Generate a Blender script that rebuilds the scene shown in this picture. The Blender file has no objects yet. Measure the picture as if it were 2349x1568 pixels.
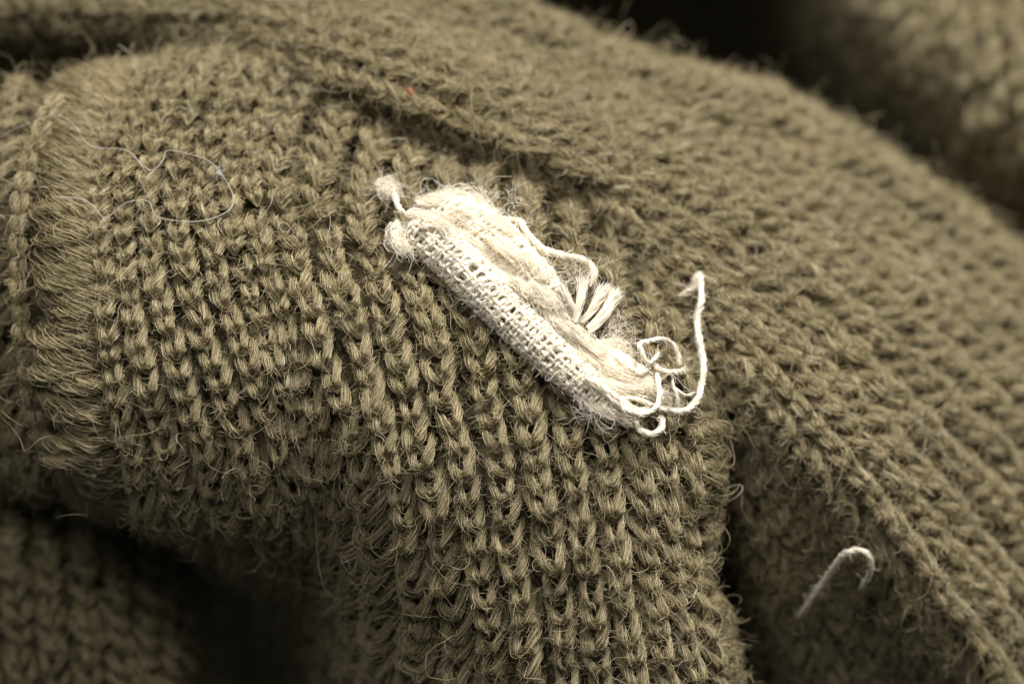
import bpy, math
import numpy as np
from mathutils import Matrix

# ------------------------------------------------------------------ camera, light, exposure
SC = bpy.context.scene
SC.unit_settings.scale_length = 0.003        # one unit is about 3 mm of cloth (one knit wale)
rng = np.random.default_rng(7)
DIST = 100.0                                 # camera distance to the focus point, units
TILT = math.radians(55)                      # camera looks down by this much
FOC = 36.0 * DIST / 23.49
RIGHT = np.array([1.0, 0, 0])
UP = np.array([0, math.sin(TILT), math.cos(TILT)])
BACK = np.array([0, -math.cos(TILT), math.sin(TILT)])
VIEW = np.stack([RIGHT, UP, BACK])           # rows: axes the cloth guides are drawn in

def world(p):
    return np.asarray(p, float) @ VIEW

cam_d = bpy.data.cameras.new('camera')
cam_d.sensor_width = 36.0
cam_d.lens = FOC
cam_d.clip_start = 1.0
cam_d.clip_end = 1000.0
cam_d.dof.use_dof = True
cam_d.dof.focus_distance = DIST - 0.4
cam_d.dof.aperture_fstop = FOC * 0.001 / 2.5
cam_d.dof.aperture_blades = 9
cam = bpy.data.objects.new('camera', cam_d)
SC.collection.objects.link(cam)
m = Matrix([[RIGHT[i], UP[i], BACK[i], (BACK * DIST)[i]] for i in range(3)] + [[0, 0, 0, 1]])
cam.matrix_world = m
SC.camera = cam

W = bpy.data.worlds.new('World')
SC.world = W
W.use_nodes = True
W.node_tree.nodes['Background'].inputs[0].default_value = (0.9, 0.95, 1.0, 1)
W.node_tree.nodes['Background'].inputs[1].default_value = 0.08

def softbox(name, pos, aim, size, power, color):
    d = bpy.data.lights.new(name, 'AREA')
    d.shape = 'RECTANGLE'
    d.size, d.size_y = size
    d.energy = power
    d.color = color
    o = bpy.data.objects.new(name, d)
    SC.collection.objects.link(o)
    p, a = world(pos), world(aim)
    z = (p - a) / np.linalg.norm(p - a)
    x = np.cross([0.0, 0, 1], z)
    x /= np.linalg.norm(x)
    y = np.cross(z, x)
    o.matrix_world = Matrix([[x[i], y[i], z[i], p[i]] for i in range(3)] + [[0, 0, 0, 1]])
    return o

# positions in (right, up, toward camera)
softbox('key_softbox', (32, 102, 52), (4, 0, -3), (40, 40), 292000, (1.0, 0.975, 0.935))
softbox('fill_softbox', (-18, 62, 95), (0, 0, 0), (42, 42), 48000, (1.0, 0.98, 0.95))

SC.render.engine = 'CYCLES'
SC.cycles.use_denoising = True
SC.cycles.max_bounces = 8
SC.cycles.diffuse_bounces = 4
SC.cycles.glossy_bounces = 2
SC.cycles.transmission_bounces = 6
SC.cycles.transparent_max_bounces = 4
SC.cycles_curves.shape = 'RIBBONS'
SC.cycles_curves.subdivisions = 2
SC.view_settings.view_transform = 'Standard'
SC.view_settings.look = 'None'
SC.view_settings.gamma = 1.0
SC.view_settings.exposure = 0.22
SC.view_settings.use_curve_mapping = False

# ------------------------------------------------------------------ materials
def fibre_material(name, tones, rough, spec, trans, noise_scale=0.0):
    """wool or cotton: every fibre takes one of a few tones at random"""
    mt = bpy.data.materials.new(name)
    mt.use_nodes = True
    nt = mt.node_tree
    nt.nodes.clear()
    out = nt.nodes.new('ShaderNodeOutputMaterial')
    pr = nt.nodes.new('ShaderNodeBsdfPrincipled')
    tr = nt.nodes.new('ShaderNodeBsdfTranslucent')
    mx = nt.nodes.new('ShaderNodeMixShader')
    hi = nt.nodes.new('ShaderNodeHairInfo')
    cr = nt.nodes.new('ShaderNodeValToRGB')
    cr.color_ramp.elements.remove(cr.color_ramp.elements[1])
    for i, (p, c) in enumerate(tones):
        e = cr.color_ramp.elements[0] if i == 0 else cr.color_ramp.elements.new(p)
        e.position = p
        e.color = (*c, 1)
    geo = nt.nodes.new('ShaderNodeNewGeometry')
    nz = nt.nodes.new('ShaderNodeTexNoise')
    nz.inputs['Scale'].default_value = 0.45
    nz.inputs['Detail'].default_value = 3
    nt.links.new(geo.outputs['Position'], nz.inputs['Vector'])
    mp = nt.nodes.new('ShaderNodeMapRange')
    mp.inputs['From Min'].default_value = 0.3
    mp.inputs['From Max'].default_value = 0.7
    mp.inputs['To Min'].default_value = 0.86
    mp.inputs['To Max'].default_value = 1.12
    nt.links.new(nz.outputs['Fac'], mp.inputs['Value'])
    mul = nt.nodes.new('ShaderNodeVectorMath')
    mul.operation = 'SCALE'
    nt.links.new(hi.outputs['Random'], cr.inputs['Fac'])
    nt.links.new(cr.outputs['Color'], mul.inputs[0])
    nt.links.new(mp.outputs['Result'], mul.inputs['Scale'])
    nt.links.new(mul.outputs['Vector'], pr.inputs['Base Color'])
    nt.links.new(mul.outputs['Vector'], tr.inputs['Color'])
    pr.inputs['Roughness'].default_value = rough
    pr.inputs['Specular IOR Level'].default_value = spec
    mx.inputs['Fac'].default_value = trans
    nt.links.new(pr.outputs[0], mx.inputs[1])
    nt.links.new(tr.outputs[0], mx.inputs[2])
    nt.links.new(mx.outputs[0], out.inputs['Surface'])
    return mt

def mesh_material(name, col, var, rough, scale, bump=0.0, stretch=None):
    mt = bpy.data.materials.new(name)
    mt.use_nodes = True
    nt = mt.node_tree
    pr = nt.nodes['Principled BSDF']
    geo = nt.nodes.new('ShaderNodeTexCoord')
    nz = nt.nodes.new('ShaderNodeTexNoise')
    nz.inputs['Scale'].default_value = scale
    nz.inputs['Detail'].default_value = 4
    nt.links.new(geo.outputs['Object'], nz.inputs['Vector'])
    cr = nt.nodes.new('ShaderNodeValToRGB')
    cr.color_ramp.elements[0].position = 0.3
    cr.color_ramp.elements[1].position = 0.7
    cr.color_ramp.elements[0].color = (*[c * (1 - var) for c in col], 1)
    cr.color_ramp.elements[1].color = (*[min(1, c * (1 + var)) for c in col], 1)
    nt.links.new(nz.outputs['Fac'], cr.inputs['Fac'])
    nt.links.new(cr.outputs['Color'], pr.inputs['Base Color'])
    pr.inputs['Roughness'].default_value = rough
    pr.inputs['Specular IOR Level'].default_value = 0.15
    if bump:
        b = nt.nodes.new('ShaderNodeBump')
        b.inputs['Strength'].default_value = bump
        b.inputs['Distance'].default_value = 0.05
        nt.links.new(nz.outputs['Fac'], b.inputs['Height'])
        nt.links.new(b.outputs[0], pr.inputs['Normal'])
    return mt

WOOL = fibre_material('olive_wool_fibre', [
    (0.0, (0.20, 0.163, 0.088)), (0.35, (0.285, 0.233, 0.126)), (0.7, (0.355, 0.291, 0.161)), (0.93, (0.43, 0.357, 0.208)), (1.0, (0.60, 0.54, 0.40))],
    0.45, 0.42, 0.14)
WOOLM = mesh_material('olive_wool_yarn', (0.20, 0.165, 0.088), 0.25, 0.8, 6.0, 0.6)
COTTON = fibre_material('cream_cotton_fibre', [
    (0.0, (0.82, 0.745, 0.61)), (0.5, (0.86, 0.80, 0.69)), (1.0, (0.88, 0.85, 0.77))], 0.6, 0.25, 0.45)
COTTONM = mesh_material('cream_cotton_thread', (0.78, 0.715, 0.59), 0.06, 0.85, 5.0, 0.5)
PALE = fibre_material('pale_hair', [(0.0, (0.60, 0.56, 0.49)), (1.0, (0.68, 0.65, 0.59))], 0.4, 0.4, 0.3)
ORANGE = fibre_material('orange_lint_fibre', [(0.0, (0.52, 0.22, 0.11)), (1.0, (0.62, 0.30, 0.17))], 0.6, 0.2, 0.2)
PINK = fibre_material('pink_lint_fibre', [(0.0, (0.42, 0.20, 0.17)), (1.0, (0.50, 0.27, 0.23))], 0.6, 0.2, 0.2)
TABLE = mesh_material('dark_table', (0.02, 0.018, 0.016), 0.3, 0.7, 0.3, 0.1)

# ------------------------------------------------------------------ helpers
def link(o, parent=None):
    SC.collection.objects.link(o)
    if parent is not None:
        o.parent = parent
    return o

def tag(o, label=None, cat=None, group=None, kind=None):
    for k, v in (('label', label), ('category', cat), ('group', group), ('kind', kind)):
        if v:
            o[k] = v
    return o

def curves_obj(name, pts, rad, mat, parent=None, taper=True):
    """pts: list of arrays [n, k, 3] (view axes), rad: matching list of [n] or [n, k]"""
    if not isinstance(pts, list):
        pts, rad = [pts], [rad]
    sizes, P, R = [], [], []
    for p, r in zip(pts, rad):
        n, k, _ = p.shape
        if n == 0:
            continue
        r = np.asarray(r, float)
        if r.ndim < 2:
            r = np.broadcast_to(r.reshape(-1, 1), (n, 1))
            if taper:
                x = np.linspace(-1, 1, k)
                r = r * np.clip(1.15 - x ** 4, 0.25, 1)[None]
        r = np.broadcast_to(r, (n, k))
        sizes += [k] * n
        P.append(world(p.reshape(-1, 3)))
        R.append(r.reshape(-1))
    d = bpy.data.hair_curves.new(name)
    d.add_curves(sizes)
    d.attributes['position'].data.foreach_set('vector', np.concatenate(P).astype(np.float32).ravel())
    a = d.attributes.new('radius', 'FLOAT', 'POINT')
    a.data.foreach_set('value', np.concatenate(R).astype(np.float32))
    d.materials.append(mat)
    return link(bpy.data.objects.new(name, d), parent)

def mesh_obj(name, verts, faces, mat, parent=None, smooth=True):
    me = bpy.data.meshes.new(name)
    v = world(verts)
    f = np.asarray(faces, np.int32)
    me.vertices.add(len(v))
    me.vertices.foreach_set('co', v.astype(np.float32).ravel())
    k = f.shape[1]
    me.loops.add(f.size)
    me.loops.foreach_set('vertex_index', f.ravel())
    me.polygons.add(len(f))
    me.polygons.foreach_set('loop_start', np.arange(0, f.size, k, dtype=np.int32))
    me.polygons.foreach_set('loop_total', np.full(len(f), k, np.int32))
    if smooth:
        me.polygons.foreach_set('use_smooth', np.ones(len(f), bool))
    me.update(calc_edges=True)
    me.materials.append(mat)
    return link(bpy.data.objects.new(name, me), parent)

def norm(v):
    return v / np.maximum(np.linalg.norm(v, axis=-1, keepdims=True), 1e-9)

def catmull(P, t):
    """P [n, ...] control values at 0..n-1, t float array in [0, n-1]"""
    P = np.asarray(P, float)
    n = len(P)
    Q = np.concatenate([2 * P[:1] - P[1:2], P, 2 * P[-1:] - P[-2:-1]])
    i = np.clip(np.floor(t).astype(int), 0, n - 2)
    f = (t - i).reshape(t.shape + (1,) * (P.ndim - 1))
    a, b, c, d = Q[i], Q[i + 1], Q[i + 2], Q[i + 3]
    return 0.5 * (2 * b + (c - a) * f + (2 * a - 5 * b + 4 * c - d) * f ** 2 + (3 * b - a - 3 * c + d) * f ** 3)

def smooth_path(P, k):
    """catmull curve through P resampled to k points of equal spacing"""
    P = np.asarray(P, float)
    q = catmull(P, np.linspace(0, len(P) - 1, 24 * len(P)))
    s = np.concatenate([[0], np.cumsum(np.linalg.norm(np.diff(q, axis=0), axis=1))])
    u = np.linspace(0, s[-1], k)
    return np.stack([np.interp(u, s, q[:, j]) for j in range(q.shape[1])], 1)

def px(x, y, w):
    """a point w units in front of the focus plane seen at (x, y) of a 2349 x 1568 picture"""
    x, y, w = np.broadcast_arrays(np.asarray(x, float), np.asarray(y, float), np.asarray(w, float))
    s = (DIST - w) / DIST / 100.0
    return np.stack([(x - 1174.5) * s, -(y - 784.0) * s, w], -1)

def tube_grid(paths, rad, sides, nrm):
    """paths [n, k, 3], rad [n, k] -> verts, faces of n open tubes"""
    n, k, _ = paths.shape
    T = norm(np.gradient(paths, axis=1))
    B = norm(np.cross(T, nrm))
    N = norm(np.cross(B, T))
    a = np.linspace(0, 2 * np.pi, sides, endpoint=False)
    off = (np.cos(a)[None, None, :, None] * N[:, :, None] + np.sin(a)[None, None, :, None] * B[:, :, None])
    V = paths[:, :, None] + off * rad[:, :, None, None]
    idx = np.arange(n * k * sides).reshape(n, k, sides)
    q = np.stack([idx[:, :-1], np.roll(idx, -1, 2)[:, :-1], np.roll(idx, -1, 2)[:, 1:], idx[:, 1:]], -1)
    return V.reshape(-1, 3), q.reshape(-1, 4)

def bundle(paths, nrm, R, F, twist, jitter, rg, frad):
    """twisted yarn: paths [n, k, 3], nrm [n, k, 3] or [3] -> fibres [n, F, k, 3]"""
    n, k, _ = paths.shape
    T = norm(np.gradient(paths, axis=1))
    B = norm(np.cross(T, np.broadcast_to(nrm, paths.shape)))
    N = norm(np.cross(B, T))
    seg = np.linalg.norm(np.diff(paths, axis=1), axis=2)
    L = np.concatenate([np.zeros((n, 1)), np.cumsum(seg, 1)], 1)
    r = np.sqrt(rg.uniform(0.05, 1, (n, F, 1))) * (1 + np.minimum(rg.exponential(.11, (n, F, 1)), .6))
    ph = rg.uniform(0, 2 * np.pi, (n, F, 1)) + twist * L[:, None, :] * rg.uniform(0.8, 1.2, (n, F, 1))
    wob = 1 + jitter * np.sin(rg.uniform(3, 9, (n, F, 1)) * L[:, None, :] + rg.uniform(0, 6.3, (n, F, 1)))
    rr = r * wob
    R = np.broadcast_to(R, (n, k))[:, None, :]
    return paths[:, None] + (rr * R)[..., None] * (np.cos(ph)[..., None] * N[:, None] + np.sin(ph)[..., None] * B[:, None])

def flyaway(start, d0, length, k, curl, rg, hug=None, pull=0.0):
    """curly loose fibres: start [m, 3], d0 [m, 3], length [m] -> [m, k, 3]"""
    mnum = len(start)
    ax = norm(rg.normal(size=(mnum, 3)))
    bend = rg.normal(0, 1, (mnum, 1)) * curl
    P = np.empty((mnum, k, 3))
    P[:, 0] = start
    d = norm(d0)
    step = (length / (k - 1))[:, None]
    for i in range(1, k):
        P[:, i] = P[:, i - 1] + d * step
        d = d + np.cross(ax, d) * bend * step + rg.normal(0, 0.16, (mnum, 3))
        if hug is not None:
            d = d - hug * pull * step
        d = norm(d)
        ax = norm(ax + rg.normal(0, 0.25, (mnum, 3)))
    return P

# ------------------------------------------------------------------ the folded cloth surfaces
class Patch:
    """sheet of knitting: guide ribs (x, y, w) set side by side; s runs across ribs, t along them"""
    def __init__(self, guides, NS=121, NT=161):
        G = []
        for g in guides:
            g = np.array(g, float)
            G.append(smooth_path(px(g[:, 0], g[:, 1], g[:, 2]), NT))
        G = np.array(G)
        mid = G[:, NT // 4: 3 * NT // 4].mean(1)
        dens = catmull(G, np.linspace(0, len(G) - 1, 400))
        step = np.linalg.norm(np.diff(dens, axis=0), axis=2)
        step = step[:, NT // 5: 4 * NT // 5].mean(1)
        cum = np.concatenate([[0], np.cumsum(step)])
        self.width = cum[-1]
        u = np.interp(np.linspace(0, cum[-1], NS), cum, np.linspace(0, len(G) - 1, 400))
        self.S = catmull(G, u)
        Ss = np.gradient(self.S, axis=0) * (NS - 1)
        St = np.gradient(self.S, axis=1) * (NT - 1)
        N = norm(np.cross(Ss, St))
        if N[..., 2].mean() < 0:
            N = -N
        self.N, self.Ss = N, Ss
        self.NS, self.NT = NS, NT

    def at(self, A, s, t):
        x = np.clip(s, 0, 1) * (self.NS - 1)
        y = np.clip(t, 0, 1) * (self.NT - 1)
        i = np.minimum(x.astype(int), self.NS - 2)
        j = np.minimum(y.astype(int), self.NT - 2)
        f, g = (x - i)[..., None], (y - j)[..., None]
        return (A[i, j] * (1 - f) + A[i + 1, j] * f) * (1 - g) + (A[i, j + 1] * (1 - f) + A[i + 1, j + 1] * f) * g

# w: distance toward the camera from the plane of focus
FRONT = Patch([
    [(-320, 340, -12), (-330, 300, -8), (-310, 450, -7), (-300, 620, -6.8), (-290, 820, -6.8), (-260, 980, -7), (-210, 1080, -9), (-200, 1080, -13)],
    [(-120, 300, -9), (-130, 260, -5.6), (-110, 420, -4.2), (-100, 600, -4.4), (-90, 800, -4.6), (-60, 980, -5), (-10, 1090, -6.4), (0, 1100, -11)],
    [(30, 270, -8.5), (20, 225, -5.2), (-5, 400, -3.6), (-15, 600, -4.0), (-5, 800, -4.2), (30, 980, -4.6), (75, 1085, -5.6), (90, 1100, -10)],
    [(112, 250, -8.3), (100, 205, -5.2), (60, 400, -2.7), (48, 600, -2.4), (60, 800, -2.4), (92, 980, -2.9), (135, 1090, -4.2), (150, 1120, -9.5)],
    [(225, 230, -8), (210, 185, -4.9), (155, 370, -2.2), (140, 560, -1.1), (148, 760, -0.9), (180, 960, -1.1), (225, 1100, -2.3), (265, 1165, -8)],
    [(345, 215, -8), (330, 172, -5), (250, 330, -2.6), (230, 500, -1.3), (240, 700, -0.7), (270, 900, -0.8), (310, 1075, -1.7), (345, 1175, -3.3), (380, 1165, -9), (390, 1170, -12)],
    [(540, 200, -8), (520, 150, -5), (470, 260, -3), (430, 420, -1.6), (460, 650, -0.5), (530, 850, -0.3), (600, 1040, -0.9), (650, 1190, -2.4), (672, 1290, -5.0), (672, 1400, -8.5), (665, 1500, -12)],
    [(715, 265, -7.6), (695, 212, -4.5), (650, 330, -2.8), (640, 450, -1.5), (690, 640, -0.4), (760, 840, 0), (830, 1040, -0.2), (870, 1240, -1.0), (875, 1430, -2.7), (870, 1620, -4.4)],
    [(870, 350, -7.2), (845, 292, -4.0), (810, 400, -2.6), (800, 520, -1.2), (850, 700, -0.2), (900, 880, 0.2), (950, 1060, 0.3), (990, 1250, -0.1), (1020, 1430, -0.8), (1040, 1640, -1.6)],
    [(1020, 445, -6.6), (1005, 388, -3.4), (1000, 520, -1.6), (1010, 640, -0.6), (1070, 800, .2), (1100, 950, .5), (1130, 1100, .6), (1160, 1280, .4), (1190, 1450, 0.1), (1210, 1640, -.4)],
    [(1190, 490, -6.2), (1182, 432, -3.2), (1200, 560, -1.4), (1220, 680, -0.3), (1260, 830, .3), (1280, 960, .6), (1300, 1100, .7), (1330, 1280, .6), (1350, 1450, .3), (1370, 1640, 0)],
    [(1365, 625, -6), (1370, 560, -3.2), (1390, 680, -1.2), (1410, 800, -.2), (1430, 920, .3), (1440, 1030, .5), (1450, 1150, .5), (1465, 1300, .4), (1490, 1450, .1), (1520, 1640, -.2)],
    [(1500, 785, -5.8), (1520, 725, -3), (1535, 820, -1.6), (1550, 900, -.7), (1560, 1000, -.4), (1565, 1100, -.4), (1555, 1200, -.6), (1560, 1320, -.8), (1600, 1450, -.9), (1640, 1640, -1.2)],
    [(1545, 830, -6.8), (1575, 780, -4), (1605, 870, -2.9), (1620, 960, -2.3), (1635, 1050, -2.1), (1632, 1140, -2.1), (1610, 1230, -2.7), (1605, 1330, -3.3), (1645, 1450, -3.0), (1690, 1640, -3)],
    [(1510, 850, -10.8), (1540, 800, -8), (1575, 890, -7.5), (1590, 980, -7), (1600, 1050, -7), (1600, 1140, -7), (1580, 1240, -8), (1570, 1330, -9), (1610, 1450, -9), (1650, 1640, -9)],
])
BACKFOLD = Patch([
    [(-300, -300, -22), (100, -330, -20), (500, -260, -17), (820, -100, -16), (1120, 80, -17), (1430, 205, -17), (1780, 320, -18), (2070, 505, -19), (2350, 730, -20), (2650, 950, -21), (2900, 1250, -22)],
    [(-300, -180, -15), (100, -200, -13), (450, -170, -10.5), (820, -80, -9.4), (1140, 22, -9.2), (1450, 145, -9.4), (1800, 252, -10.2), (2100, 432, -11.2), (2400, 655, -12.4), (2700, 860, -14), (2950, 1150, -15.5)],
    [(-300, -80, -11.5), (80, -90, -10), (420, -70, -8.2), (760, -10, -7.0), (1080, 100, -6.7), (1380, 218, -6.8), (1720, 342, -7.4), (2020, 520, -8.2), (2330, 760, -9.2), (2660, 1040, -10.6), (2900, 1330, -12.5)],
    [(-300, 20, -10), (80, 10, -8.9), (420, 30, -6.8), (740, 85, -4.6), (1020, 180, -4.0), (1310, 300, -4.1), (1610, 430, -4.8), (1910, 630, -5.2), (2220, 890, -5.9), (2560, 1240, -7.4), (2800, 1540, -10)],
    [(-300, 100, -12), (80, 90, -11), (420, 95, -7.8), (725, 172, -4.2), (1000, 268, -3.5), (1265, 378, -3.1), (1520, 520, -3.3), (1800, 735, -3.3), (2070, 1000, -3.9), (2420, 1400, -6.2), (2660, 1720, -9.5)],
    [(-300, 180, -14), (80, 170, -13.5), (420, 155, -10), (720, 225, -7.6), (985, 330, -6.9), (1245, 432, -5.6), (1470, 590, -3.4), (1710, 810, -2.5), (1950, 1090, -2.3), (2270, 1520, -4.2), (2510, 1840, -8)],
    [(-300, 300, -20), (80, 290, -19), (420, 280, -17), (720, 340, -11.5), (990, 450, -10), (1240, 540, -8.4), (1440, 670, -5.2), (1640, 890, -3.1), (1850, 1180, -3.6), (2120, 1620, -7), (2350, 1940, -14)],
    [(-300, 430, -24), (80, 430, -22), (420, 420, -20), (720, 460, -11), (1000, 560, -10), (1230, 660, -9), (1420, 790, -7.4), (1590, 980, -6.2), (1740, 1260, -4.9), (1940, 1680, -8.0), (2150, 2000, -18)],
    [(-300, 530, -24), (80, 530, -20), (420, 520, -18), (720, 560, -16), (1000, 660, -15), (1220, 800, -14), (1400, 930, -13), (1530, 1090, -10.5), (1640, 1340, -11), (1780, 1740, -14), (1950, 2060, -23)],
])
FARFOLD = Patch([
    [(2900, -600, -38), (2900, -350, -28), (2850, -50, -19.5), (2820, 300, -16), (2800, 700, -17), (2780, 1100, -22)],
    [(2560, -600, -36), (2560, -330, -26), (2540, -40, -18), (2560, 300, -14), (2590, 640, -17.5), (2620, 1000, -23)],
    [(2290, -600, -33), (2290, -320, -24.5), (2270, -40, -18.5), (2310, 240, -15.5), (2380, 520, -18.5), (2440, 860, -27)],
    [(2060, -600, -30), (2070, -300, -24), (2060, -60, -21), (2110, 180, -20), (2190, 440, -24), (2280, 760, -34)],
    [(1880, -600, -26), (1890, -280, -23), (1890, -70, -26), (1940, 150, -28), (2030, 380, -35), (2120, 680, -40)],
    [(1690, -600, -20), (1710, -260, -24), (1720, -60, -33), (1780, 140, -40), (1880, 350, -45), (1960, 620, -50)],  # from here the unseen upper end rises, shaped to keep light off the gap
    [(1350, -600, -14), (1370, -240, -22), (1380, -40, -34), (1450, 150, -44), (1600, 350, -50), (1700, 620, -54)],
    [(1000, -600, -13), (1000, -240, -21), (1000, -20, -34), (1080, 180, -45), (1180, 350, -52), (1300, 620, -55)],
], 81, 101)
LOWFOLD = Patch([
    [(-420, 1060, -12), (-410, 1200, -8.0), (-400, 1400, -6.4), (-390, 1700, -6)],
    [(-150, 1090, -12), (-150, 1190, -7.8), (-130, 1350, -6.0), (-110, 1700, -5.4)],
    [(60, 1110, -12.5), (60, 1200, -8), (80, 1350, -5.9), (100, 1700, -5.2)],
    [(240, 1140, -13), (240, 1230, -8.6), (250, 1370, -6.6), (265, 1700, -5.8)],
    [(370, 1175, -14), (378, 1280, -10), (380, 1420, -8.2), (385, 1700, -7.4)],
    [(440, 1205, -18), (448, 1320, -14.5), (445, 1460, -12.5), (445, 1700, -12)],
    [(500, 1225, -24), (505, 1350, -22), (495, 1500, -21), (485, 1700, -21)],
    [(760, 1240, -27), (740, 1380, -26), (720, 1530, -26), (700, 1700, -26)],
], 81, 101)

# depth of the cloth seen from above, for laying threads on it
ZB = np.full((200, 280), -60.0)
for P_ in (FRONT, BACKFOLD, FARFOLD, LOWFOLD):
    ss, tt = np.meshgrid(np.linspace(0, 1, 600), np.linspace(0, 1, 800), indexing='ij')
    q = P_.at(P_.S, ss, tt).reshape(-1, 3)
    sx = q[:, 0] * DIST / (DIST - q[:, 2]) * 100 + 1174.5
    sy = 784 - q[:, 1] * DIST / (DIST - q[:, 2]) * 100
    ix, iy = ((sx + 200) / 10).astype(int), ((sy + 200) / 10).astype(int)
    ok = (ix >= 0) & (ix < 280) & (iy >= 0) & (iy < 200)
    np.maximum.at(ZB, (iy[ok], ix[ok]), q[ok, 2])

def depth(x, y):
    x, y = np.broadcast_arrays(np.asarray(x, float), np.asarray(y, float))
    ix = np.clip(((x + 200) / 10).astype(int), 0, 279)
    iy = np.clip(((y + 200) / 10).astype(int), 0, 199)
    return ZB[iy, ix]

# ------------------------------------------------------------------ the knitted garment
garment = bpy.data.objects.new('knitted_garment', None)
link(garment)
tag(garment, 'olive brown ribbed wool knit garment heaped in soft fuzzy folds', 'garment')

def backing(patch, name, drop):
    V = patch.S - patch.N * drop
    n, k, _ = V.shape
    idx = np.arange(n * k).reshape(n, k)
    f = np.stack([idx[:-1, :-1], idx[1:, :-1], idx[1:, 1:], idx[:-1, 1:]], -1).reshape(-1, 4)
    return mesh_obj(name, V.reshape(-1, 3), f, WOOLM, garment)

U_PATH = np.array([(-.15, 1.15, -.50), (-.22, .82, -.30), (-.275, .36, -.02), (-.245, -.12, .20), (-.14, -.56, .32), (0, -.74, .16),
                   (.14, -.56, .32), (.245, -.12, .20), (.275, .36, -.02), (.22, .82, -.30), (.15, 1.15, -.50)])
BAR_PATH = np.array([(-.28, .30, -.40), (-.20, .12, -.14), (-.08, .0, -.02), (.08, .0, -.02), (.20, .12, -.14), (.28, .30, -.40)])
LADDER_PATH = np.array([(-.56, .30, -.50), (-.42, .12, -.14), (-.2, -.06, .10), (0, -.10, .16), (.2, .0, .10), (.42, .0, -.14), (.58, .0, -.50)])

STITCHES = []       # every stitch in view: (screen size, rib object, fibre points, fibre radii)

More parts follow.
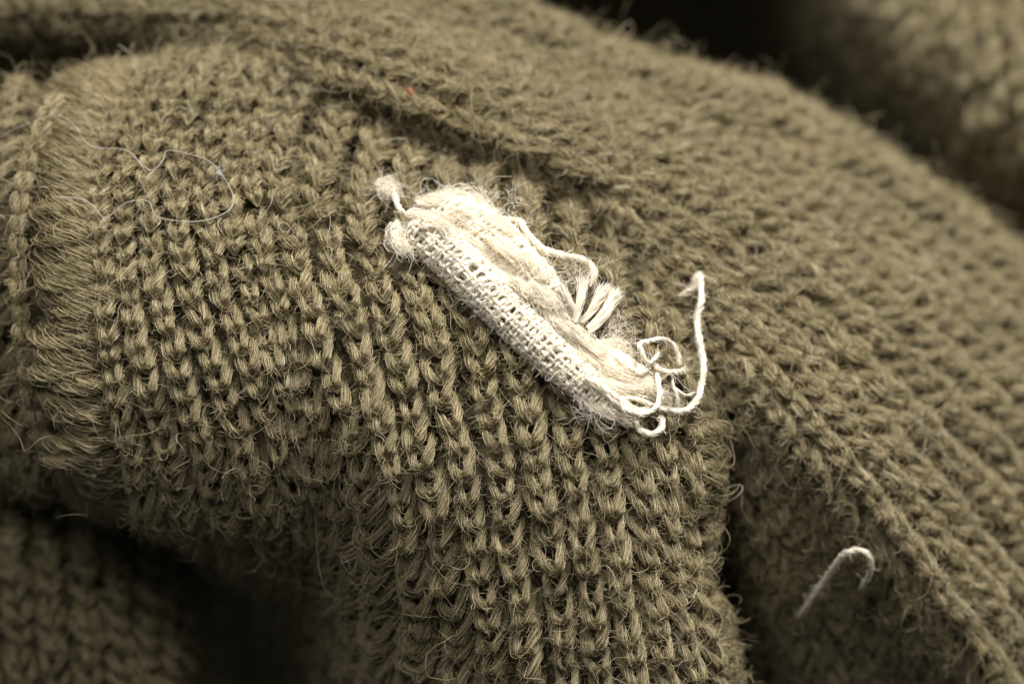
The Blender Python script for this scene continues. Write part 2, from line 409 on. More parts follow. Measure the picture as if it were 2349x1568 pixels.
def knit(patch, n_ribs, pitch, F, fuzz, ladder=(), seed=0, yarn=0.110, wild=1.0, edges=None):
    rg = np.random.default_rng(seed)
    if edges is None:
        edges = [(k / n_ribs, (k + 1) / n_ribs) for k in range(n_ribs)]
    for i, (e0, e1) in enumerate(edges):
        s = (e0 + e1) / 2
        tg = np.linspace(0, 1, 400)
        sv = np.full(400, s)
        line = patch.at(patch.S, sv, tg)
        L = np.concatenate([[0], np.cumsum(np.linalg.norm(np.diff(line, axis=0), axis=1))])
        lad = i in ladder
        pit = (pitch[i] if isinstance(pitch, list) else pitch) * (0.6 if lad else 1.0)
        fz = fuzz[i] if isinstance(fuzz, list) else fuzz
        rows = np.arange(pit * rg.uniform(.3, 1.2), L[-1] - pit / 2, pit)
        rows = rows + rg.normal(0, pit * 0.07, len(rows))
        # keep rows near the frame and facing the camera
        t = np.interp(rows, L, tg)
        c = patch.at(patch.S, np.full(len(t), s), t)
        sx = c[:, 0] * DIST / (DIST - c[:, 2]) * 100 + 1174.5
        sy = 784 - c[:, 1] * DIST / (DIST - c[:, 2]) * 100
        keep = (sx > -260) & (sx < 2610) & (sy > -260) & (sy < 1830)
        if keep.any():
            keep[np.argmax(keep): len(keep) - np.argmax(keep[::-1])] = True
        rows, t, sx, sy = rows[keep], t[keep], sx[keep], sy[keep]
        M = len(rows)
        if M == 0:
            continue
        base = LADDER_PATH if lad else U_PATH
        K = 13 if not lad else 11
        wild_ = wild * (1.2 if lad else 1.0)
        tmpl = smooth_path(base, K)
        path = np.broadcast_to(tmpl, (M, K, 3)).copy()
        # every stitch pulled a little differently
        path[..., 0] *= rg.normal(1, .11 * wild_, (M, 1))
        path[..., 1] *= rg.normal(1, .14 * wild_, (M, 1))
        path[..., 0] += rg.normal(0, .04 * wild_, (M, 1)) + path[..., 1] * rg.normal(0, .12 * wild_, (M, 1))
        path[..., 1] += path[..., 0] * rg.normal(0, .30 * wild_, (M, 1))
        path[..., 2] += rg.normal(0, .06 * wild_, (M, 1)) + path[..., 0] * rg.normal(0, .14 * wild_, (M, 1))
        path += np.stack([np.sin(np.linspace(0, 5, K)[None] + rg.uniform(0, 6.3, (M, 1))) for _ in range(3)], -1) * np.array([.03, .06, .03]) * wild_

        def place(pth):
            b = rows[:, None] - pth[..., 1] * pit          # local up is toward the start of the rib
            tt = np.interp(b, L, tg)
            ssv = np.full(tt.shape, s)
            c0 = patch.at(patch.S, ssv, tt)
            n0 = norm(patch.at(patch.N, ssv, tt))
            d0 = patch.at(patch.Ss, ssv, tt)
            tan = norm(patch.at(patch.S, ssv, np.minimum(tt + .004, 1)) - patch.at(patch.S, ssv, np.maximum(tt - .004, 0)))
            bx = norm(np.cross(tan, n0))
            wl = np.abs((d0 * bx).sum(-1, keepdims=True)) * (e1 - e0)
            wl = np.clip(wl, 0.55, 2.2)
            sg = np.sign((d0 * bx).sum(-1, keepdims=True))
            return c0 + bx * sg * pth[..., :1] * wl + n0 * pth[..., 2:3], n0, tan, wl[:, K // 2 if pth.shape[1] == K else 0, 0]

        P, N, T, wl = place(path)
        R = yarn * np.clip(rg.normal(1, .16, (M, 1)), .65, 1.5) * (0.9 + 0.25 * np.sin(np.linspace(0, np.pi, K)))[None]
        R = R * np.clip(wl / .93, .85, 1.35)[:, None]
        if lad:
            R = R * 1.5
        core_v, core_f = tube_grid(P, R * 0.62, 6, N)
        rib = mesh_obj('rib', core_v, core_f, WOOLM, garment)
        fib = bundle(P, N, R, F, 3.2, .34, rg, None)
        frad = rg.uniform(.0058, .0095, (M, F))
        loose_p, loose_r = [], []
        if not lad:
            bt = smooth_path(BAR_PATH, 8)
            bp = np.broadcast_to(bt, (M, 8, 3)).copy()
            bp[..., 1] += rg.normal(.15, .12, (M, 1))
            bp[..., 2] += rg.normal(0, .04, (M, 1))
            BP, BN, _, _ = place(bp)
            bf = bundle(BP, BN, yarn * 1.05, F // 2, 3.0, .2, rg, None)
            loose_p.append(bf.reshape(-1, 8, 3))
            loose_r.append(rg.uniform(.006, .0095, M * (F // 2)))
        # the purl loops down in the groove beside the wale
            gp = np.broadcast_to(smooth_path(np.array([(.32, .25, -.90), (.40, .05, -.84), (.5, -.05, -.80), (.60, .05, -.84), (.68, .25, -.90)]), 8), (M, 8, 3)).copy()
            gp[..., 1] += rg.normal(0, .2, (M, 1))
            gp[..., 2] += rg.normal(0, .05, (M, 1))
            GP, GN, _, _ = place(gp)
            gf = bundle(GP, GN, yarn * 1.1, F // 2, 3.0, .25, rg, None)
            loose_p.append(gf.reshape(-1, 8, 3))
            loose_r.append(rg.uniform(.006, .0095, M * (F // 2)))
        # loose fibres lifting off the yarn
        nf = int(M * fz * (.6 if lad else 1))
        wt = 1.0 + np.clip(-P[:, K // 2, 2] - 2.2, 0, 2) * .45      # ridges turned away from us are felted most
        a, kk = rg.choice(M, nf, p=wt / wt.sum()), rg.integers(1, K - 1, nf)
        st, nn, tv = P[a, kk], N[a, kk], norm(P[a, kk] - P[a, kk - 1])
        out = norm(rg.normal(size=(nf, 3)))
        out = out + nn * (.35 - np.minimum((out * nn).sum(-1, keepdims=True), 0))
        st = st + norm(out) * R[a, kk][:, None] * rg.uniform(.3, .95, (nf, 1))
        d0 = norm(out) * rg.uniform(.15, .9, (nf, 1)) + tv * rg.choice([-1, 1], (nf, 1)) * .8
        ln = np.minimum(rg.exponential(.20, nf) + .18, 1.0)
        ln = np.where(rg.uniform(size=nf) < .07, ln + rg.exponential(.7, nf), ln)
        fp = flyaway(st, d0, ln, 12, rg.uniform(3, 13, (nf, 1)), rg, nn, 1.4)
        loose_p.append(fp)
        loose_r.append(rg.uniform(.003, .006, nf))
        nn2 = int(M * 55)
        a, kk = rg.integers(0, M, nn2), rg.integers(1, K - 1, nn2)
        out = norm(rg.normal(size=(nn2, 3)) + N[a, kk] * .8)
        st = P[a, kk] + out * R[a, kk][:, None] * rg.uniform(.6, 1.1, (nn2, 1))
        d0 = out * .5 + norm(P[a, kk] - P[a, kk - 1]) * rg.choice([-1, 1], (nn2, 1)) + rg.normal(0, .5, (nn2, 3))
        loose_p.append(flyaway(st, d0, rg.uniform(.12, .38, nn2), 7, rg.uniform(4, 14, (nn2, 1)), rg, N[a, kk], .8))
        loose_r.append(rg.uniform(.002, .0036, nn2))
        sz = wl * (DIST / (DIST - P[:, K // 2, 2]))
        for j in range(M):
            vis = -20 < sx[j] < 2370 and -20 < sy[j] < 1590 and P[j, K // 2, 2] > depth(sx[j], sy[j]) - 0.9
            face = abs(N[j, K // 2, 2])
            STITCHES.append([sz[j] * face if vis else -1, rib, fib[j], frad[j]])
        curves_obj('loose_fibres', loose_p, loose_r, WOOL, rib)['kind'] = 'stuff'

nr = lambda p, w: max(4, int(round(p.width / w)))
nF = nr(FRONT, .94)
# the wale beside the seam is wide and shows its rungs, so does the round shoulder of the fold
sg_ = np.linspace(0, 1, 600)
cm = FRONT.at(FRONT.S, sg_, np.full(600, .5))
xm = cm[:, 0] * DIST / (DIST - cm[:, 2]) * 100 + 1174.5
s_at = lambda X: float(np.interp(X, xm[:480], sg_[:480]))
s_a, s_b, s_c = s_at(24), s_at(72), s_at(232)
s_d = s_at(246)
edges = []
nl = max(2, int(round(s_a * FRONT.width / .98)))
edges += [(s_a * k / nl, s_a * (k + 1) / nl) for k in range(nl)]
lad = [len(edges)]
edges.append((s_b, s_c))
pitches, fuzzes = [.56] * len(edges), [110] * len(edges)
pitches[-1], fuzzes[-1] = .56, 120
e = s_d
while e < 1 - .4 / FRONT.width:
    u = np.clip((np.interp(e, sg_, xm) - 250) / 600, 0, 1)       # the knit is pulled wider where it hangs
    wd = (.82 + .12 * u) / FRONT.width
    edges.append((e, min(e + wd, 1.0)))
    pitches.append(.48 + .10 * u)
    fuzzes.append(105 - 15 * u)
    e += wd
for i, (e0, e1) in enumerate(edges):
    if np.interp((e0 + e1) / 2, sg_, xm) > 1575:
        lad.append(i)
knit(FRONT, nF, pitches, 56, fuzzes, lad, 1, yarn=.094, wild=.8, edges=edges)
knit(BACKFOLD, nr(BACKFOLD, .86), 0.52, 44, 150, (), 2, yarn=.094, wild=.85)
knit(FARFOLD, nr(FARFOLD, 1.0), 0.58, 26, 40, (), 3)
knit(LOWFOLD, nr(LOWFOLD, .86), 0.50, 34, 90, (), 4, yarn=.1)

# chain seam down the edge of the sleeve
def seam():
    g = np.array([(135, 215), (95, 300), (58, 400), (44, 500), (42, 620), (50, 750), (66, 880), (92, 990), (132, 1085)], float)
    q = smooth_path(g, 400)
    w = depth(q[:, 0], q[:, 1])
    for _ in range(60):
        w[1:-1] = (w[:-2] + 2 * w[1:-1] + w[2:]) / 4
    c = px(q[:, 0], q[:, 1], w + .62)
    rg = np.random.default_rng(5)
    L = np.concatenate([[0], np.cumsum(np.linalg.norm(np.diff(c, axis=0), axis=1))])
    n = int(L[-1] / .52)
    o = None
    P, Rr = [], []
    tv, tf, base = [], [], 0
    for i in range(n):
        for sd in (-1, 1):
            u = np.linspace(-.42, .60, 9)
            a = i * .52 + .3 + u * .62
            cc = np.stack([np.interp(a, L, c[:, j]) for j in range(3)], 1)
            off = sd * (.125 * np.cos(u * 2.3) + rg.normal(0, .012))
            cc[:, 0] += off
            cc[:, 2] += .10 * np.cos((u - .1) * 3.0) + rg.normal(0, .02)
            P.append(cc)
    P = np.array(P)
    nn = np.broadcast_to(np.array([0, .2, 1.0]), P.shape)
    R = np.full(P.shape[:2], .105) * np.sin(np.linspace(.5, np.pi - .5, 9))[None]
    v, f = tube_grid(P, R * .7, 6, nn)
    o = mesh_obj('seam', v, f, WOOLM, garment)
    o['label'] = 'twisted chain seam along the edge of the fold'
    fb = bundle(P, nn, R, 34, 4.0, .25, rg, None)
    nf = 900
    ai, k = rg.integers(0, len(P), nf), rg.integers(0, 9, nf)
    d = norm(rg.normal(size=(nf, 3)))
    fl = flyaway(P[ai, k] + d * .07, d, rg.exponential(.3, nf) + .15, 12, rg.uniform(2, 8, (nf, 1)), rg)
    curves_obj('loose_fibres', [fb.reshape(-1, 9, 3), fl], [rg.uniform(.008, .013, fb.shape[0] * 34), rg.uniform(.004, .007, nf)], WOOL, o)['kind'] = 'stuff'
seam()

# the 300 stitches that show largest stand alone, the rest of each rib is one mass of fibres
order = sorted(range(len(STITCHES)), key=lambda q: -STITCHES[q][0])
single = set(order[:300])
rest = {}
for q, (sz, rib, fp, fr) in enumerate(STITCHES):
    if q in single:
        curves_obj('stitch', fp, fr, WOOL, rib)
    else:
        rest.setdefault(rib.name, (rib, [], []))
        rest[rib.name][1].append(fp)
        rest[rib.name][2].append(fr)
for rib, ps, rs in rest.values():
    curves_obj('stitch_run', np.concatenate(ps), np.concatenate(rs), WOOL, rib)['kind'] = 'stuff'

backing(FRONT, 'inner_layer', 1.1)
backing(BACKFOLD, 'inner_layer', 1.1)
backing(FARFOLD, 'inner_layer', 1.1)
backing(LOWFOLD, 'inner_layer', 1.1)

# ------------------------------------------------------------------ the scrap of woven cotton
ZS = ZB.copy()
for dy in (-2, -1, 0, 1, 2):
    for dx in (-2, -1, 0, 1, 2):
        ZS = np.maximum(ZS, np.roll(np.roll(ZB, dy, 0), dx, 1) - .06 * math.hypot(dx, dy))
for _ in range(2):
    acc = np.zeros_like(ZS)
    for dy in (-2, -1, 0, 1, 2):
        for dx in (-2, -1, 0, 1, 2):
            acc += np.roll(np.roll(ZS, dy, 0), dx, 1)
    ZS = acc / 25.0

def lay(pts, lift, k, src=False):
    """thread lying on the cloth: picture points -> smooth path, lift units above the sheet"""
    pts = np.array(pts, float)
    if src:
        pts = pts / 1.0898
    q = smooth_path(pts, k)
    ix = np.clip((q[:, 0] + 200) / 10, 0, 278.9)
    iy = np.clip((q[:, 1] + 200) / 10, 0, 198.9)
    i, j = iy.astype(int), ix.astype(int)
    f, g = iy - i, ix - j
    w = (ZS[i, j] * (1 - g) + ZS[i, j + 1] * g) * (1 - f) + (ZS[i + 1, j] * (1 - g) + ZS[i + 1, j + 1] * g) * f
    for _ in range(6):
        w[1:-1] = (w[:-2] + 2 * w[1:-1] + w[2:]) / 4
    return px(q[:, 0], q[:, 1], w + np.broadcast_to(np.asarray(lift, float), w.shape))

def zoomed(pts, x0, y0, sc):
    """points read off an enlarged crop back to picture points"""
    p = np.array(pts, float) / sc + np.array([x0, y0])
    return p / 1.0898

FRONTAL = np.array([0.0, 0.25, 1.0]) / math.hypot(1, .25)
rs = np.random.default_rng(21)
scrap = bpy.data.objects.new('cloth_scrap', None)
link(scrap)
tag(scrap, 'rolled scrap of cream woven cotton with frayed ends lying on the knit', 'fabric scrap')

def thread(name, path, R, F=14, parent=None, taper_end=0.0, twist=7.0, mat=(COTTONM, COTTON), fuzz=14, flen=.16, core=.78, fr=.0075, sides=7):
    """one cotton thread: solid tube, its surface fibres and its fluff"""
    k = len(path)
    Rv = np.full(k, R) * (1 + .08 * np.sin(np.linspace(0, k * .17, k) + rs.uniform(0, 6)) + .05 * np.sin(np.linspace(0, k * .41, k) + rs.uniform(0, 6)))
    if taper_end:
        Rv = Rv * (1 + taper_end * np.linspace(0, 1, k) ** 2)
    v, f = tube_grid(path[None], (Rv * core)[None] * np.clip(np.minimum(np.arange(k) + 1.5, (k - np.arange(k)) * (1.0 if taper_end == 0 else .35) + .3) / 3.0, .2, 1), sides, np.broadcast_to(FRONTAL, (1, k, 3)))
    o = mesh_obj(name, v, f, mat[0], parent)
    fb = bundle(path[None], FRONTAL, Rv[None], F, twist, .15, rs, None)[0]
    L = np.linalg.norm(np.diff(path, axis=0), axis=1).sum()
    nf = int(fuzz * L)
    P, Rr = [fb], [rs.uniform(fr, fr * 1.5, F)]
    if nf:
        a = rs.integers(0, k - 1, nf)
        d = norm(rs.normal(size=(nf, 3)))
        st = path[a] + d * Rv[a][:, None] * .7
        d0 = d * .7 + norm(path[a + 1] - path[a]) * rs.choice([-1, 1], (nf, 1))
        P.append(flyaway(st, d0, rs.exponential(flen, nf) + .05, 8, rs.uniform(2, 9, (nf, 1)), rs))
        Rr.append(rs.uniform(.0035, .006, nf))
    c = curves_obj('fibres', P, Rr, mat[1], o)
    c['kind'] = 'stuff'
    return o

def band(center, hw, h, lift, a0, a1, n_weft, n_warp, r_weft, r_warp, amp, slant, roundness=.05, loosen=None, p0=0.0, p1=1.0):
    C = lay(center, lift, 200)
    T = norm(np.gradient(C, axis=0))
    for _ in range(10):
        T[1:-1] = norm(T[:-2] + 2 * T[1:-1] + T[2:])
    B = norm(np.cross(T, FRONTAL))                # toward the lower side of the strip
    if B[100, 1] > 0:
        B = -B
    N = norm(np.cross(B, T))
    if N[100, 2] < 0:
        N = -N
    hw = np.interp(np.linspace(0, 1, 200), np.linspace(0, 1, len(hw)), hw)
    h = np.interp(np.linspace(0, 1, 200), np.linspace(0, 1, len(h)), h)

    def at(p, q, z):
        p = np.clip(p, 0, 1)
        x = p * 199
        i = np.minimum(x.astype(int), 198)
        f = (x - i)[..., None]
        g = lambda A: A[i] * (1 - f) + A[i + 1] * f
        end = np.clip(np.minimum(p / roundness, (1 - p) / roundness), 0, 1)
        cap = np.sqrt(1 - (1 - end) ** 2) * .55 + .45
        w_, h_ = np.interp(p, np.linspace(0, 1, 200), hw) * cap, np.interp(p, np.linspace(0, 1, 200), h) * cap
        a = np.radians(a0 + (a1 - a0) * q)
        return g(C) + g(B) * ((w_ + z) * np.cos(a))[..., None] + g(N) * ((h_ + z) * np.sin(a))[..., None]

    for i in range(n_weft):
        p = p0 + (p1 - p0) * (i + .5) / n_weft + rs.normal(0, .0022)
        q = np.linspace(0, 1, 34)
        par = 1 if i % 2 else -1
        z = par * amp * np.sin(np.pi * (q * n_warp)) + rs.normal(0, .006)
        bow = slant * (q - .5) + rs.normal(0, .004) * np.sin(q * 3.1) + .0025 * np.sin(q * 9 + rs.uniform(0, 6))
        thread('weft_thread', at(np.full(34, p) + bow, q, z), r_weft * rs.normal(1, .07), 12, scrap, fuzz=22, flen=.13)
    for j in range(n_warp):
        q0 = (j + .5) / n_warp + rs.normal(0, .007)
        p = np.linspace(p0, p1, 4 * n_weft)
        par = 1 if j % 2 else -1
        z = par * amp * np.cos(np.pi * (p - p0) / (p1 - p0) * n_weft - np.pi / 2) * -1 + rs.normal(0, .005)
        thread('warp_thread', at(p, q0 + .012 * np.sin(p * 9 + rs.uniform(0, 6)), z), r_warp * rs.normal(1, .07), 10, scrap, fuzz=14, flen=.13)
    return at

def sheet(name, center, hw, h, lift, mat, parent, ridge=.03):
    """soft inner layer of the roll"""
    C = lay(center, lift, 60)
    T = norm(np.gradient(C, axis=0))
    B = norm(np.cross(T, FRONTAL))
    N = norm(np.cross(B, T))
    u = np.linspace(0, 1, 60)
    hw = np.interp(u, np.linspace(0, 1, len(hw)), hw) * np.sqrt(np.clip(np.minimum(u / .08, (1 - u) / .08), .02, 1))
    h = np.interp(u, np.linspace(0, 1, len(h)), h) * np.sqrt(np.clip(np.minimum(u / .08, (1 - u) / .08), .02, 1))
    a = np.linspace(0, 2 * np.pi, 28, endpoint=False)
    wv = 1 + ridge * np.sin(a[None] * 5 + u[:, None] * 23) + ridge * np.sin(a[None] * 9 - u[:, None] * 41)
    V = C[:, None] + B[:, None] * (hw[:, None] * np.cos(a) * wv)[..., None] + N[:, None] * (h[:, None] * np.sin(a) * wv)[..., None]
    idx = np.arange(60 * 28).reshape(60, 28)
    f = np.stack([idx[:-1], np.roll(idx, -1, 1)[:-1], np.roll(idx, -1, 1)[1:], idx[1:]], -1).reshape(-1, 4)
    o = mesh_obj(name, V.reshape(-1, 3), f, mat, parent)
    # short nap
    nf = 600
    i, j = rs.integers(1, 59, nf), rs.integers(0, 28, nf)
    st = V[i, j]
    n_ = norm(st - C[i])
    tn = T[i] * rs.normal(0, 1, (nf, 1)) + np.cross(n_, T[i]) * rs.normal(0, 1, (nf, 1))
    fp = flyaway(st - n_ * .02, norm(tn) + n_ * .35, rs.exponential(.16, nf) + .1, 8, rs.uniform(2, 7, (nf, 1)), rs, n_, 1.6)
    c = curves_obj('nap', fp, rs.uniform(.004, .008, nf), COTTON, o)
    c['kind'] = 'stuff'
    return o

Z5 = lambda pts: zoomed(pts, 900, 420, 2.24)
Z2 = lambda pts: zoomed(pts, 1300, 660, 3.484)
Z1 = lambda pts: zoomed(pts, 940, 420, 5.22)

sheet('inner_roll', Z5([(300, 300), (480, 400), (640, 520), (800, 660), (960, 830), (1120, 970), (1300, 1110), (1460, 1240), (1580, 1330)]),
      [.42, .6, .66, .6, .58, .58, .58, .5, .3], [.20, .22, .22, .20, .18, .18, .18, .18, .12], .24, COTTONM, scrap)
sheet('inner_roll', Z5([(1150, 960), (1280, 1060), (1420, 1140), (1560, 1220), (1650, 1290)]),
      [.2, .42, .52, .46, .2], [.14, .2, .2, .16, .08], .48, COTTONM, scrap)
band(Z5([(290, 300), (400, 400), (560, 545), (700, 690), (860, 850), (1010, 990), (1170, 1130), (1330, 1265), (1450, 1350)]),
     [.40, .46, .47, .45, .42, .42, .40, .35, .24], [.30, .40, .46, .46, .42, .42, .38, .30, .16], .50,
     -28, 205, 54, 11, .049, .041, .028, .012)
band(Z5([(420, 215), (560, 270), (700, 350), (830, 440), (950, 560), (1040, 680), (1110, 760)]),
     [.34, .40, .40, .38, .38, .34, .26], [.26, .34, .36, .36, .34, .30, .2], .50,
     -20, 200, 26, 7, .070, .050, .018, .10)

# fluffy rovings in the groove and along the torn edge
for pts, R, lift in [
        (Z5([(920, 670), (1030, 750), (1130, 815), (1230, 870)]), .15, .72), (Z5([(1020, 790), (1120, 870), (1220, 950), (1340, 1035)]), .13, .70),
        (Z5([(1100, 850), (1230, 940), (1340, 1030), (1375, 990)]), .13, .82), (Z5([(1180, 1000), (1320, 1090), (1450, 1150), (1600, 1180)]), .17, .66),
        (Z5([(1330, 1190), (1450, 1230), (1580, 1240), (1680, 1300)]), .18, .62), (Z5([(1370, 1040), (1420, 975), (1490, 1000)]), .10, .62),
        (Z5([(310, 205), (470, 180), (620, 175), (750, 265)]), .19, .70), (Z5([(500, 250), (620, 280), (770, 290)]), .17, .82),
        (Z5([(520, 330), (610, 400), (690, 460)]), .07, .62),
        (Z5([(640, 250), (760, 330), (860, 400)]), .13, .92), (Z5([(700, 390), (820, 460), (900, 520)]), .10, .90), (Z5([(880, 470), (960, 560), (1000, 640)]), .10, .92),
        (Z5([(960, 640), (1040, 720), (1130, 790)]), .12, .88), (Z5([(840, 620), (900, 680), (960, 730)]), .10, .84),
        (Z1([(0, 225), (90, 190), (200, 165)]), .10, .62), (Z1([(30, 290), (120, 335), (235, 300)]), .10, .58),
        (Z5([(200, 300), (210, 390), (290, 470)]), .17, .62), (Z5([(1230, 1285), (1330, 1360), (1440, 1415), (1530, 1430)]), .17, .52),
        (Z5([(250, 260), (330, 250), (430, 280), (480, 330)]), .10, 1.0), (Z5([(330, 330), (420, 320), (500, 370)]), .09, 1.05)]:
    path = lay(pts, lift, 22)
    path = path + np.cumsum(rs.normal(0, .012, path.shape), 0)
    prof = np.sin(np.linspace(.25, np.pi - .25, 22)) ** .6
    fb = bundle(path[None], FRONTAL, (R * prof)[None], 110, 1.2, .45, rs, None)[0]
    fb = fb + np.cumsum(rs.normal(0, .012, fb.shape), 1)
    nf = 110
    a = rs.integers(0, 21, nf)
    d = norm(rs.normal(size=(nf, 3)))
    fl = flyaway(path[a] + d * R * .8, d * .6 + norm(path[np.minimum(a + 1, 21)] - path[a] + 1e-6), rs.exponential(.2, nf) + .1, 10, rs.uniform(2, 9, (nf, 1)), rs)
    v, f = tube_grid(path[None], (R * prof * .8)[None], 8, np.broadcast_to(FRONTAL, (1, 22, 3)))
    o = mesh_obj('fluffy_strand', v, f, COTTONM, scrap)
    curves_obj('fibres', [fb, fl], [rs.uniform(.006, .010, 110), rs.uniform(.0035, .006, nf)], COTTON, o)['kind'] = 'stuff'

# loose threads
arc = lambda k, h0, h1, bump: np.linspace(h0, h1, k) + bump * np.sin(np.linspace(0, np.pi, k))
def loose(pts, R, lift0, lift1, bump=0.0, k=60, F=20, **kw):
    kw.setdefault('taper_end', .35)
    return thread('loose_thread', lay(pts, arc(k, lift0, lift1, bump), k), R, F, scrap, **kw)
loose(Z2([(1120, 1215), (1190, 1250), (1290, 1270), (1400, 1280), (1490, 1250), (1560, 1150), (1590, 1020), (1600, 860), (1580, 740), (1550, 620),
          (1550, 460), (1570, 330), (1580, 200), (1565, 100), (1530, 140), (1520, 205), (1450, 240), (1385, 275)]), .072, .65, .5, .5, 110, 24)
loose(Z2([(1210, 770), (1150, 850), (1105, 850), (1060, 760), (1045, 700), (1100, 675), (1240, 655), (1325, 695), (1375, 790), (1390, 880)]), .052, .9, .7, .5)
loose(Z2([(1165, 885), (1240, 925), (1340, 945), (1450, 925)]), .055, .85, .65, .2, 30)
loose(Z2([(1190, 950), (1210, 1040), (1215, 1140), (1190, 1230), (1130, 1290), (1020, 1300), (930, 1270), (870, 1210)]), .055, .9, .95, .25)
loose(Z2([(1010, 1370), (1040, 1440), (1150, 1475), (1230, 1430), (1240, 1360), (1200, 1330)]), .06, .8, .8, .15, 40)
loose(Z2([(1330, 960), (1335, 1050), (1360, 1130), (1375, 1230)]), .032, .7, .6, .1, 30, 10)
loose(Z2([(1330, 1060), (1400, 1120), (1460, 1140), (1530, 1110)]), .028, .6, .6, .1, 30, 10)
loose(np.array([(1254, 546), (1275, 550), (1302, 552), (1310, 569), (1325, 590), (1345, 610), (1370, 629), (1415, 640), (1454, 650), (1477, 667), (1484, 690), (1475, 716)]) / 1.0898,
      .065, .75, .55, .5, 70, 26, taper_end=.5, fuzz=40, flen=.2)
loose(Z2([(830, 800), (900, 860), (980, 920), (1050, 945), (1130, 890), (1205, 785)]), .05, .8, .75, .2, 40, taper_end=.4, fuzz=30)
loose(Z1([(380, 600), (300, 520), (265, 400), (240, 290)]), .055, .9, .7, .2, 24)
loose(Z2([(560, 985), (680, 1050), (800, 1130), (900, 1210), (1010, 1265), (1130, 1285)]), .065, 1.0, .8, 0, 40)
loose(Z2([(580, 1030), (700, 1090), (790, 1170), (880, 1235), (980, 1290), (1090, 1310)]), .06, .95, .75, 0, 40)
loose(Z2([(860, 1170), (1000, 1175), (1130, 1215), (1210, 1260)]), .05, .85, .8, 0, 30)
for pts in ([(480, 420), (440, 350), (390, 260), (345, 185)], [(480, 510), (505, 400), (530, 270), (550, 120)], [(540, 510), (630, 400), (700, 300), (770, 190)],
            [(600, 600), (700, 500), (780, 390), (855, 240)], [(560, 490), (610, 420), (670, 320), (720, 215)], [(590, 560), (680, 470), (760, 370), (820, 225)]):
    path = lay(Z2(pts), arc(24, .85, 1.0, .1), 24)
    R = .062 * (1 + .7 * np.linspace(0, 1, 24) ** 2)
    fb = bundle(path[None], FRONTAL, R[None], 60, 1.5, .25, rs, None)[0]
    tip = norm(rs.normal(size=(60, 1, 3))) * (np.linspace(0, 1, 24) ** 4)[None, :, None] * rs.uniform(0, .16, (60, 1, 1))
    v, f = tube_grid(path[None, :19], (R[:19] * .7)[None], 7, np.broadcast_to(FRONTAL, (1, 19, 3)))
    o = mesh_obj('fringe', v, f, COTTONM, scrap)
    curves_obj('fibres', fb + tip, rs.uniform(.006, .010, 60), COTTON, o)['kind'] = 'stuff'

def tuft(name, center, size, n, lift, mat, parent, fr=(.004, .008), length=.35):
    c = lay([(center[0] - 1, center[1]), (center[0] + 1, center[1])], lift, 3)[1]
    st = c + rs.normal(0, 1, (n, 3)) * np.array(size)
    fp = flyaway(st, rs.normal(size=(n, 3)), rs.exponential(length * .5, n) + length * .5, 12, rs.uniform(3, 9, (n, 1)), rs)
    return curves_obj(name, fp, rs.uniform(*fr, n), mat, parent)
tuft('tuft', Z1([(120, 230)])[0], (.14, .10, .05), 45, .62, COTTON, scrap, (.003, .005), .4)
tuft('tuft', Z2([(480, 90)])[0], (.2, .16, .05), 80, .6, COTTON, scrap, (.003, .005), .5)
tuft('tuft', Z2([(790, 540)])[0], (.14, .14, .05), 110, .6, COTTON, scrap, (.003, .0055), .4)
tuft('tuft', Z2([(870, 720)])[0], (.14, .1, .05), 90, .65, COTTON, scrap, (.0035, .006), .4)
tuft('tuft', Z2([(620, 1300)])[0], (.2, .1, .05), 50, .6, COTTON, scrap, (.003, .005), .5)
tuft('tuft', Z2([(1300, 1240)])[0], (.2, .1, .05), 50, .65, COTTON, scrap, (.003, .005), .4)
tuft('tuft', Z5([(560, 160)])[0], (.6, .10, .06), 150, .80, COTTON, scrap, (.003, .0055), .5)
tuft('tuft', Z5([(820, 270)])[0], (.25, .2, .08), 50, .75, COTTON, scrap, (.003, .005), .5)

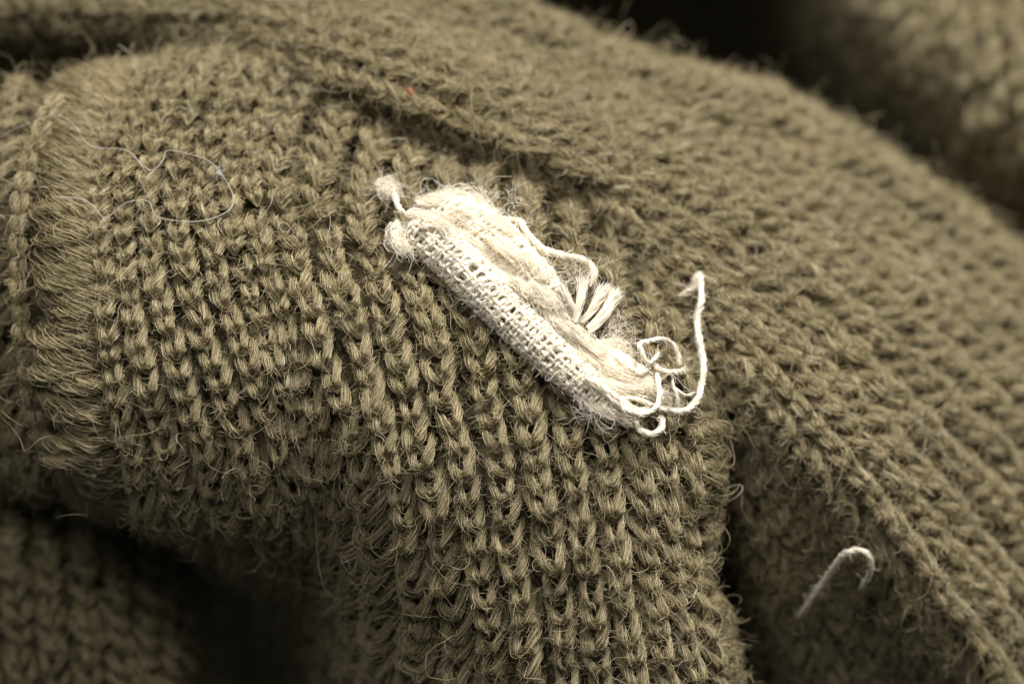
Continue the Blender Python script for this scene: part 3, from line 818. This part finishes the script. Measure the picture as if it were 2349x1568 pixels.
# ------------------------------------------------------------------ stray bits on the knit
hair = lay([(-30, 335), (0, 315), (60, 285), (130, 265), (170, 288), (200, 330), (230, 340), (290, 345), (330, 382), (352, 390), (375, 365), (385, 345), (440, 355),
            (480, 370), (510, 402), (535, 450), (525, 482), (480, 503), (430, 508), (360, 497), (340, 462), (290, 465), (242, 500), (212, 470), (180, 455), (120, 452)],
           .64 + .05 * np.sin(np.linspace(0, 40, 240)), 240)
v, f = tube_grid(hair[None], np.full((1, 240), .0088), 5, np.broadcast_to(FRONTAL, (1, 240, 3)))
tag(mesh_obj('hair_strand', v, f, PALE), 'long thin wavy white hair looping across the knit by the seam', 'hair')
tag(tuft('lint_speck', (503, 395), (.03, .03, .02), 40, .5, PALE, None, (.003, .005), .14), 'tiny white lint speck caught on the wavy white hair', 'lint')

hp = lay([(1832, 1412), (1880, 1345), (1925, 1283), (1955, 1262), (1985, 1267), (1998, 1298), (1990, 1325), (1972, 1350)], arc(46, .9, 1.0, .5), 46)
o = thread('cotton_thread', hp, .072, 24, None, fuzz=20, flen=.12)
tag(o, 'short white cotton thread bent like a hook in the shaded fold', 'thread')

h2 = lay([(1590, 1372), (1600, 1352), (1625, 1345), (1650, 1375), (1665, 1420), (1668, 1462), (1690, 1480)], arc(50, .7, .6, .3), 50)
v, f = tube_grid(h2[None], np.full((1, 50), .009), 5, np.broadcast_to(FRONTAL, (1, 50, 3)))
tag(mesh_obj('hair_strand', v, f, PALE), 'fine pale hair curling off the edge of the hanging fold above the dark gap', 'hair')

tag(tuft('lint_speck', (937, 211), (.025, .035, .02), 26, .40, ORANGE, None, (.006, .011), .14), 'small orange lint speck caught in the upper fold', 'lint')
tag(tuft('lint_speck', (1850, 340), (.03, .03, .02), 16, .36, PINK, None, (.006, .010), .14), 'small pink lint speck on the round blurred shoulder of the fold', 'lint')

# ------------------------------------------------------------------ what it lies on
tv = np.array([(-160, -160, -56.0), (160, -160, -56.0), (160, 160, -56.0), (-160, 160, -56.0)]) @ VIEW.T
table = mesh_obj('table', tv, [[0, 1, 2, 3]], TABLE, None, False)
tag(table, 'dark table surface under the heaped garment', None, None, 'structure')
print('stitches', len(STITCHES), 'ribs', len(rest))
